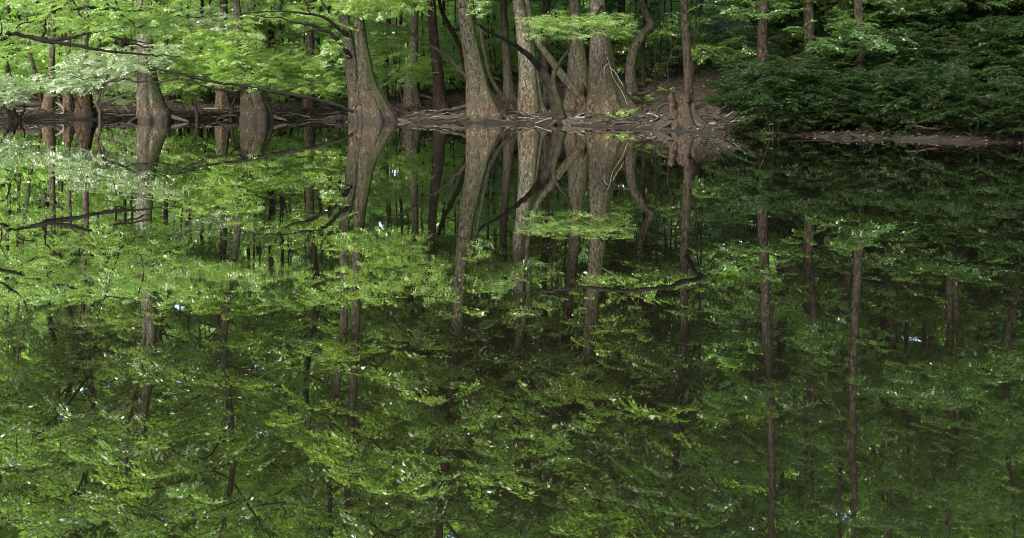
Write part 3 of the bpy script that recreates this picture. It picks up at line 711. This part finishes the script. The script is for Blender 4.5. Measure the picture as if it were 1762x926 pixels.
stick('leaning_limb', 'pale grey limb leaning from high left down to the big leaning cypress', 'limb',
      [[(650, 38, 2.5), (668, 43, 3.5), (686, 47, 4), (702, 54, 4.5), (722, 66, 5), (742, 79, 5), (762, 92, 5), (778, 106, 6), (792, 120, 7), (806, 136, 8)], [(770, 98, 2.5), (781, 90, 1.5)]], 37.6, 'log', 221)
stick('dead_branch', 'bleached forked branch standing up from the mud left of the fluted cypress', 'branch', [[(162, 185, 3), (172, 170, 3), (178, 158, 3), (177, 150, 1.5)], [(178, 158, 2), (190, 150, 1.2), (204, 144, .8)], [(168, 176, 1.5), (160, 164, 1)]], 37.8, 'deadwood', 231)
stick('dead_branch', 'long bleached branch propped against the pale fluted cypress from the left', 'branch', [[(160, 176, 4), (180, 173, 4), (205, 167, 4), (222, 162, 3.5), (236, 157, 2.5)], [(205, 167, 2), (218, 158, 1)]], 37.9, 'deadwood', 232)
stick('dead_branch', 'thin bleached twiggy branch lying on mud below the propped branch', 'branch', [[(200, 176, 2), (214, 182, 2.5), (222, 192, 2)], [(208, 180, 1.5), (228, 175, 1.2), (238, 172, .8)], [(214, 182, 1.5), (205, 192, 1)]], 37.6, 'deadwood', 233)
stick('dead_sapling', 'thin dark bare sapling bending left of the straight tree at the right', 'sapling', [[(1150, 172, 2.6), (1150, 140, 2.4), (1149, 112, 2.2), (1156, 90, 2), (1165, 66, 1.8), (1171, 40, 1.2)], [(1149, 112, 1.6), (1138, 96, 1.2), (1126, 84, .8)], [(1156, 90, 1.4), (1152, 70, 1)]], 34.5, 'limb', 229, wob=.04, seg=8)
stick('dead_sapling', 'thin dark bare stem with side twigs on the slope left of the bending bare sapling', 'sapling', [[(1128, 150, 2.2), (1127, 110, 2), (1130, 60, 1.6), (1128, 10, 1)], [(1127, 110, 1.4), (1112, 96, 1)], [(1129, 80, 1.4), (1143, 62, .9)]], 37.5, 'limb', 230, wob=.05, seg=8)
stick('dead_branch', 'small bleached branch lying between the leftmost brown stumps', 'branch', [[(96, 176, 2.5), (104, 182, 4), (110, 190, 4), (102, 198, 4)], [(96, 190, 1.5), (104, 182, 1.2), (100, 170, 1)]], 39.5, 'deadwood', 234)
stick('dead_branch', 'bleached branch rising behind the mossy side of the fluted cypress', 'branch', [[(282, 163, 2), (292, 161, 2.5), (300, 154, 2)], [(284, 176, 2), (300, 172, 2)]], 38.5, 'deadwood', 235)
stick('dead_vine', 'pale dead vine hanging down the mossy flank of the giant cypress', 'vine', [[(1044, 98, .8), (1049, 112, .9), (1053, 125, .9), (1058, 140, .9), (1068, 155, .9), (1076, 170, .8), (1080, 182, .5)], [(1048, 108, 1.2), (1040, 116, 1.2), (1039, 130, .8)], [(1052, 118, 1), (1062, 130, 1), (1074, 152, .8)]], 33.75, 'deadwood', 236, wob=.03, seg=6)
stick('fallen_log', 'big dark mossy log lying behind the far left bush', 'log', [[(-30, 178, 9), (10, 179, 10), (40, 179, 10), (70, 180, 9), (82, 181, 7)]], 41.6, 'log', 241, seg=14)
stick('fallen_log', 'rusty brown thin log leaning over the dark mossy log at far left', 'log', [[(32, 160, 4), (50, 164, 4.5), (66, 170, 4)], [(50, 164, 2), (40, 150, 1.5)], [(50, 164, 2), (56, 148, 1)]], 41, 'root', 242)
stick('fallen_log', 'upper grey log lying on the mud left of the big leaning cypress', 'log', [[(748, 193, 4), (765, 190, 6), (785, 187, 6.5), (803, 183, 6)]], 37.2, 'log', 243, seg=12)
stick('fallen_log', 'lower grey log at the water line left of the big leaning cypress', 'log', [[(750, 205, 5), (768, 203, 6.5), (786, 202, 7), (805, 200, 7)]], 35.9, 'log', 244, seg=12)
stick('fallen_log', 'short broken log lying behind the pale topped cypress foot', 'log', [[(722, 164, 5), (734, 167, 5), (745, 172, 4), (758, 182, 3)]], 40.5, 'log', 245, seg=10)
stick('fallen_log', 'dark short log wedged on the slope under the sinuous tree', 'log', [[(1090, 160, 6), (1100, 163, 7), (1112, 158, 6), (1120, 154, 4)]], 36.6, 'log', 246, seg=10)
stick('fallen_log', 'black broken block at the water left of the great twin cypress', 'log', [[(578, 204, 12), (588, 202, 12), (598, 204, 10), (606, 206, 7)], [(582, 200, 7), (580, 194, 4)]], 36.9, 'limb', 247, seg=10)
roots = [[(310, 207, 4), (322, 200, 5), (332, 193, 6), (340, 191, 4)], [(318, 203, 3), (340, 202, 4), (362, 204, 4), (384, 200, 3)], [(345, 199, 3), (365, 196, 4), (388, 199, 3)],
         [(372, 206, 3), (385, 200, 5), (398, 198, 5), (410, 202, 4)], [(456, 206, 3), (462, 198, 4), (474, 190, 4), (484, 187, 2)], [(468, 204, 3), (490, 201, 3), (512, 200, 3), (530, 205, 2)],
         [(40, 203, 3), (66, 201, 3), (96, 204, 2)], [(50, 208, 2.5), (80, 207, 3), (112, 205, 2)], [(850, 205, 5), (862, 208, 5), (880, 207, 3)], [(1015, 213, 4), (1035, 209, 5), (1050, 206, 3)],
         [(1040, 219, 3), (1062, 213, 4), (1085, 211, 4), (1100, 215, 2)], [(1090, 222, 3), (1110, 216, 4), (1128, 217, 3)], [(690, 206, 3), (712, 205, 3.5), (738, 207, 2.5)], [(940, 217, 3), (925, 214, 4), (905, 213, 3)]]
ry = [37.8, 38.2, 39, 37.9, 38.1, 38.4, 38.8, 37.7, 34.6, 32.4, 31.4, 30.4, 36.6, 33.6]
for i, (rw, y) in enumerate(zip(roots, ry)):
    where = 'left' if rw[0][0] < 600 else 'right'
    stick('bare_root', 'pale bare root snaking over mud at the water line of the %s bank' % where, 'root', [rw], y, 'root', 300 + i, 'bare roots along the %s water line' % where)

r5 = np.random.default_rng(5)
for i in range(210):
    px = r5.uniform(-40, 1240) if i < 150 else r5.uniform(1200, 1800); side = 'left' if px < 560 else ('middle' if px < 860 else ('right' if px < 1240 else 'shaded far right'))
    y0 = float(np.interp(px, [0, 600, 1000, 1240, 1350, 1550, 1800], [39.0, 37.2, 33.4, 29.5, 26.4, 24.2, 22.6])) + abs(r5.normal(0, 1.5))
    x0 = (px - CX) * y0 / F; a = r5.uniform(-.5, .5) + (3.14 if r5.uniform() < .5 else 0); L = r5.uniform(.5, 1.7); w = r5.uniform(.012, .035)
    pth = []
    for t in (0, .35, .7, 1.0):
        x = x0 + L * t * math.cos(a); y = y0 + L * t * math.sin(a) * .6
        pth.append([x, y, max(gz1(x, y), .0) + w * .6 + t * r5.uniform(0, .22), w * (1.1 - .75 * t)])
    V, Q = tube(pth, 6, 7, 0, 1, .15, 700 + i, True, .08)
    tag(build('fallen_stick', V, Q, ('log', 'log', 'root', 'limb', 'deadwood')[i % 5]), 'loose stick lying on leaf litter of the %s bank' % side, 'stick', 'loose sticks on the %s bank' % side)

# rotten stump with knees at the right
Y = 29.6
root = thing('rotten_stump', 'rotten mossy stump with jagged top and splayed roots at the right water edge', 'stump', P(1170, 222, Y))
A0 = px_path([(1174, 234, 120), (1173, 220, 92), (1173, 205, 62), (1174, 190, 42), (1176, 176, 30), (1177, 166, 20), (1178, 160, 8)], Y)
V, Q = tube(A0, 8, 44, .34, .8, .22, 61, True, 0, 0); build('trunk', V, Q, 'bark_dark', None, True, root)
for k, rw in enumerate(([(1158, 205, 18, .3), (1157, 190, 13, .3), (1156, 176, 10, .3), (1155, 166, 9, .3), (1155, 161, 4, .3)], [(1184, 175, 8, .2), (1183, 164, 9, .2), (1182, 154, 9, .2), (1181, 150, 4, .2)], [(1192, 200, 12, .2), (1194, 186, 9, .2), (1193, 176, 5, .2)])):
    V, Q = tube(px_path(rw, Y), 6, 14, 0, 1, .2, 62 + k, True, .03); build('knee', V, Q, 'bark_dark', None, True, root)
for k, rw in enumerate(([(1160, 208, 9, .3), (1146, 216, 8, .5), (1132, 224, 5, .7)], [(1178, 212, 12, .4), (1182, 222, 9, .8), (1192, 230, 6, 1.1)], [(1166, 212, 10, .4), (1160, 222, 8, .8), (1156, 230, 5, 1.0)], [(1186, 205, 10, .3), (1202, 214, 8, .5), (1220, 224, 5, .8)], [(1156, 178, 5, .3), (1140, 181, 5, .3), (1132, 190, 5, .2), (1134, 200, 3, .2)])):
    V, Q = tube(px_path(rw, Y), 6, 10, 0, 1, .14, 66 + k, True, .04); build('root', V, Q, 'log' if k < 4 else 'mosslimb', None, True, root)

# ------------------------------------------------------------------ the wood behind: one object per tree
ZONE = [(230, 'far left behind the silvery leaved small tree'), (400, 'between the pale fluted cypress and the squat base'), (600, 'above the flat leaf layers left of the twin cypress'), (800, 'in the gap right of the great twin cypress'), (1000, 'between the pale cypress and the hollow cypress'), (1205, 'on the litter slope at the right'), (9999, 'on the dark slope beyond the right bank')]
def back_tree(px, Y, w, i, lean=0, py0=None, crn=True, mat='bark_back', leaf='leaf_back', nl=70, low=.9, pw=1.8):
    x = (px - CX) * Y / F; z = gz1(x, Y); r = w * .5 * Y / F; H = rng.uniform(9, 14)
    zone = next(k for k, (m, _) in enumerate(ZONE) if px < m)
    root = thing('woodland_tree', 'slender background tree standing %s' % ZONE[zone][1], 'tree', (x, Y, z), 'slender trees %s' % ZONE[zone][1])
    path = [[x, Y, z - .4, r * 1.35], [x + lean * .1, Y, z + .6, r * 1.08], [x + lean * .6 + rng.normal(0, .06), Y, z + 3, r * .95], [x + lean, Y + rng.normal(0, .2), z + H * .55, r * .75], [x + lean * 1.2, Y, z + H, .03]]
    V, Q = tube(path, 8, 12, 0, 1, .05, 500 + i, True, .10); build('trunk', V, Q, mat, None, True, root)
    pts = []; sc_ = (.6, 1.0) if Y > 36 else (.4, .68)
    for k in range(5 if w > 3.2 else 2):
        a = rng.uniform(0, 6.28); rr = rng.uniform(.5, 2.0); hz = z + low + (H - low) * ((k + rng.uniform(.1, .9)) / 5.2) ** pw
        pts.append(ball_pts((x + rr * math.cos(a), Y + rr * math.sin(a), hz), (1.5, 1.5, .55), nl // 5, 1.0, .38, i * 7 + k, .2))
    crown(root, [sprays_in(np.vstack(pts), sc_, None, (-.5, .15), 'leaf', 1.35)], leaf)

known = [(463, 50, 13, .1, 'bark_dark'), (478, 52, 5, .5, 'bark_dark'), (438, 50, 5, 0, 'bark_back'), (448, 53, 4, 0, 'bark_back'), (487, 50, 9, 0, 'bark_back'), (427, 52, 7, 0, 'bark_dark'), (500, 54, 5, 0, 'bark_back'),
         (70, 47, 7, -.9, 'bark_back'), (92, 46, 9, 0, 'bark_pale'), (103, 50, 6, 0, 'bark_back'), (215, 50, 6, 0, 'bark_dark'), (228, 49, 5, 0, 'bark_back'), (203, 52, 5, 0, 'bark_dark'), (310, 48, 6, 0, 'bark_dark'), (325, 50, 6, 0, 'bark_dark'), (345, 49, 7, 0, 'bark_dark'), (362, 52, 5, 0, 'bark_back'), (300, 54, 5, 0, 'bark_back'),
         (550, 50, 6, .1, 'bark_back'), (568, 52, 8, 0, 'bark_dark'), (584, 54, 5, 0, 'bark_back'), (688, 52, 6, .1, 'bark_dark'), (728, 53, 5, 0, 'bark_dark'), (775, 52, 6, -.4, 'bark_dark'), (785, 56, 7, 0, 'bark_back'), (848, 52, 6, .1, 'bark_dark'), (862, 56, 5, 0, 'bark_back'), (958, 54, 7, 0, 'bark_dark'), (975, 50, 6, 0, 'bark_dark'), (966, 58, 5, 0, 'bark_back'),
         (1058, 52, 8, 0, 'bark_back'), (1130, 50, 5, 0, 'bark_dark'), (1150, 54, 7, .1, 'bark_back'), (1163, 48, 4, 0, 'bark_dark'), (1196, 52, 8, 0, 'bark_dark'), (30, 52, 7, 0, 'bark_back'), (8, 50, 6, .2, 'bark_dark'), (-40, 50, 8, 0, 'bark_back'), (170, 54, 6, 0, 'bark_back'), (-90, 46, 9, 0, 'bark'),
         (700, 56, 5, .1, 'bark_dark'), (742, 58, 6, 0, 'bark_back'), (793, 60, 6, .1, 'bark_back'), (818, 54, 4, -.2, 'bark_dark'), (834, 50, 5, .1, 'bark_back'), (855, 60, 6, 0, 'bark_dark'), (884, 54, 5, .1, 'bark_back'), (928, 60, 6, 0, 'bark_dark'), (948, 50, 5, .2, 'bark_back'), (982, 56, 6, 0, 'bark_back'), (1015, 54, 6, .1, 'bark_back'), (1085, 56, 6, 0, 'bark_dark'), (1118, 58, 5, 0, 'bark_back'), (1140, 46, 3, .2, 'bark_dark'), (1158, 60, 6, 0, 'bark_back'), (1176, 55, 5, -.2, 'bark_back'), (1125, 42, 2.5, -.3, 'bark_dark'),
         (1092, 45, 2.6, .2, 'bark_dark'), (1116, 48, 3, .1, 'bark_back'), (1133, 40, 2.2, .4, 'bark_dark'), (1146, 50, 3, -.1, 'bark_dark'), (1168, 41, 2.4, -.3, 'bark_dark'), (1194, 38, 3, .2, 'bark_dark'), (1205, 44, 3, 0, 'bark_back'), (930, 48, 2.6, .2, 'bark_dark'), (846, 46, 2.6, -.2, 'bark_dark'), (778, 47, 2.6, .2, 'bark_dark'), (732, 48, 2.4, -.2, 'bark_back'), (682, 47, 2.4, .1, 'bark_dark'), (520, 47, 2.6, .1, 'bark_dark'), (474, 48, 2.6, -.1, 'bark_back'), (318, 45, 2.6, .1, 'bark_dark'), (356, 46, 2.4, -.1, 'bark_dark')]
for i, (px, Y, wpx, lean, m) in enumerate(known):
    back_tree(px, Y, wpx, i, lean, mat=m, leaf='leaf_back' if px < 1060 else 'leaf', nl=130)
j = len(known)
for i in range(26):
    px = -80 + i * 50 + rng.uniform(-18, 18)
    back_tree(px, rng.uniform(56, 66), rng.uniform(5, 11), j + i, rng.normal(0, .2), leaf='leaf_back' if px < 1000 else 'leaf_deep', nl=190)  # lightened leaves to the left, darkened to the right, as painted light and shade
j += 26
for i in range(34):        # beyond the right edge of the picture: the bank goes on, crowns thickened to shade it
    px = 1320 + i * 17 + rng.uniform(-12, 12)
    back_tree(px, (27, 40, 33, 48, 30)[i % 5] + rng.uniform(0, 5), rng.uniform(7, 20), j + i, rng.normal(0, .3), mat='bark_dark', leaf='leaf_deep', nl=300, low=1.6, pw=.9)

# made-up near-black bushes, added to darken the bank there
protos = []
r6 = np.random.default_rng(6)
for i in range(26):
    px = 1330 + 22 * i + r6.uniform(-10, 10); ys = float(np.interp(px, [1200, 1350, 1550, 1762, 1950], [27.3, 25.7, 23.7, 22, 20.6]))
    y = ys + (.5, 3.4, 8, 12)[i % 4] + r6.uniform(-.3, .8); x = (px - CX) * y / F; z = gz1(x, y)
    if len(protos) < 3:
        o = thing('added_dark_bush', '', 'bush', (x, y, z)); protos.append(o)
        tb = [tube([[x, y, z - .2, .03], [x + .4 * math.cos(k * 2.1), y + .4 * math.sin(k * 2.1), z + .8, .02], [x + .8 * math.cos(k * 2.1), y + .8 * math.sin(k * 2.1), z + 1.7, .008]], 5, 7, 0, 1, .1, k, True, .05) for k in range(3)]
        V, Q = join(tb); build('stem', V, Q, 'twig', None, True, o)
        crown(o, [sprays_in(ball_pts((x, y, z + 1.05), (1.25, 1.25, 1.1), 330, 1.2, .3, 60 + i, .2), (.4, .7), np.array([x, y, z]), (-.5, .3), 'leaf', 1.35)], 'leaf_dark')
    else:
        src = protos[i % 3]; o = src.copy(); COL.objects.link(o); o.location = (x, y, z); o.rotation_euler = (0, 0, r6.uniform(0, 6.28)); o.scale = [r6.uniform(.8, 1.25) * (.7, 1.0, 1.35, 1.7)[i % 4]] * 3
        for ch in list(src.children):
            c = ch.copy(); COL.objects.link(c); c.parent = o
    o['label'] = 'added dark bush darkening the bank right of the rotten stump'; o['group'] = 'added bushes darkening the right bank'

# the farthest wood reads as one mass of leaves
n = 26000
X = rng.uniform(-62, 92, n); Yd = rng.uniform(68, 92, n); Z = gz(X, Yd, False) + 36 * rng.uniform(0, 1, n) ** 1.2
pts = clumped(np.stack([X, Yd, Z], 1), .3, .16, 900)
V, Q, m = sprays_in(pts, (1.6, 2.8), None, (-.5, .2), 'leaf', 2.5)
o = build('distant_wood', V, Q, ['leaf_back', 'twig'], m, False)
o['kind'] = 'stuff'; tag(o, 'far off green wood closing the view behind the tree trunks', 'woodland')

# ------------------------------------------------------------------ light, sky, camera
AZ, EL = R(-142), R(33)        # sun azimuth from +Y clockwise: behind the camera to the left
dirv = Vector((math.sin(AZ) * math.cos(EL), math.cos(AZ) * math.cos(EL), math.sin(EL)))
sun = bpy.data.lights.new('sun', 'SUN'); sun.energy = 1.7; sun.angle = R(20); sun.color = (1, .96, .88)
so = bpy.data.objects.new('sun', sun); COL.objects.link(so)
so.rotation_euler = dirv.to_track_quat('Z', 'Y').to_euler(); so.location = (-20, -20, 40)
wd = bpy.data.worlds.new('World'); sc.world = wd; wd.use_nodes = True
nt = wd.node_tree; bg = nt.nodes['Background']
sky = nt.nodes.new('ShaderNodeTexSky'); sky.sky_type = 'NISHITA'; sky.sun_disc = False
sky.sun_elevation = EL; sky.sun_rotation = AZ; sky.dust_density = 3.0; sky.air_density = 1.0
nt.links.new(sky.outputs[0], bg.inputs[0]); bg.inputs[1].default_value = .15

cam = bpy.data.cameras.new('camera'); co = bpy.data.objects.new('camera', cam); COL.objects.link(co)
co.location = (0, 0, CH); co.rotation_euler = (R(90), 0, 0)
cam.sensor_width = 36; cam.lens = 36 * F / 1762
cam.shift_x = (881 - CX) / 1762; cam.shift_y = -(463 - CY) / 1762
cam.clip_start = .1; cam.clip_end = 2000
sc.camera = co
vs = sc.view_settings
vs.view_transform = 'Standard'; vs.look = 'None'; vs.gamma = 1; vs.use_curve_mapping = False
vs.exposure = 2.9
cy = sc.cycles
cy.max_bounces = 7; cy.diffuse_bounces = 4; cy.glossy_bounces = 3; cy.transmission_bounces = 4
cy.use_denoising = True; cy.filter_width = .95
cy.sample_clamp_indirect = 6

print('LEAFQUADS', sum(len(o.data.polygons) for o in sc.objects if o.type=='MESH'))
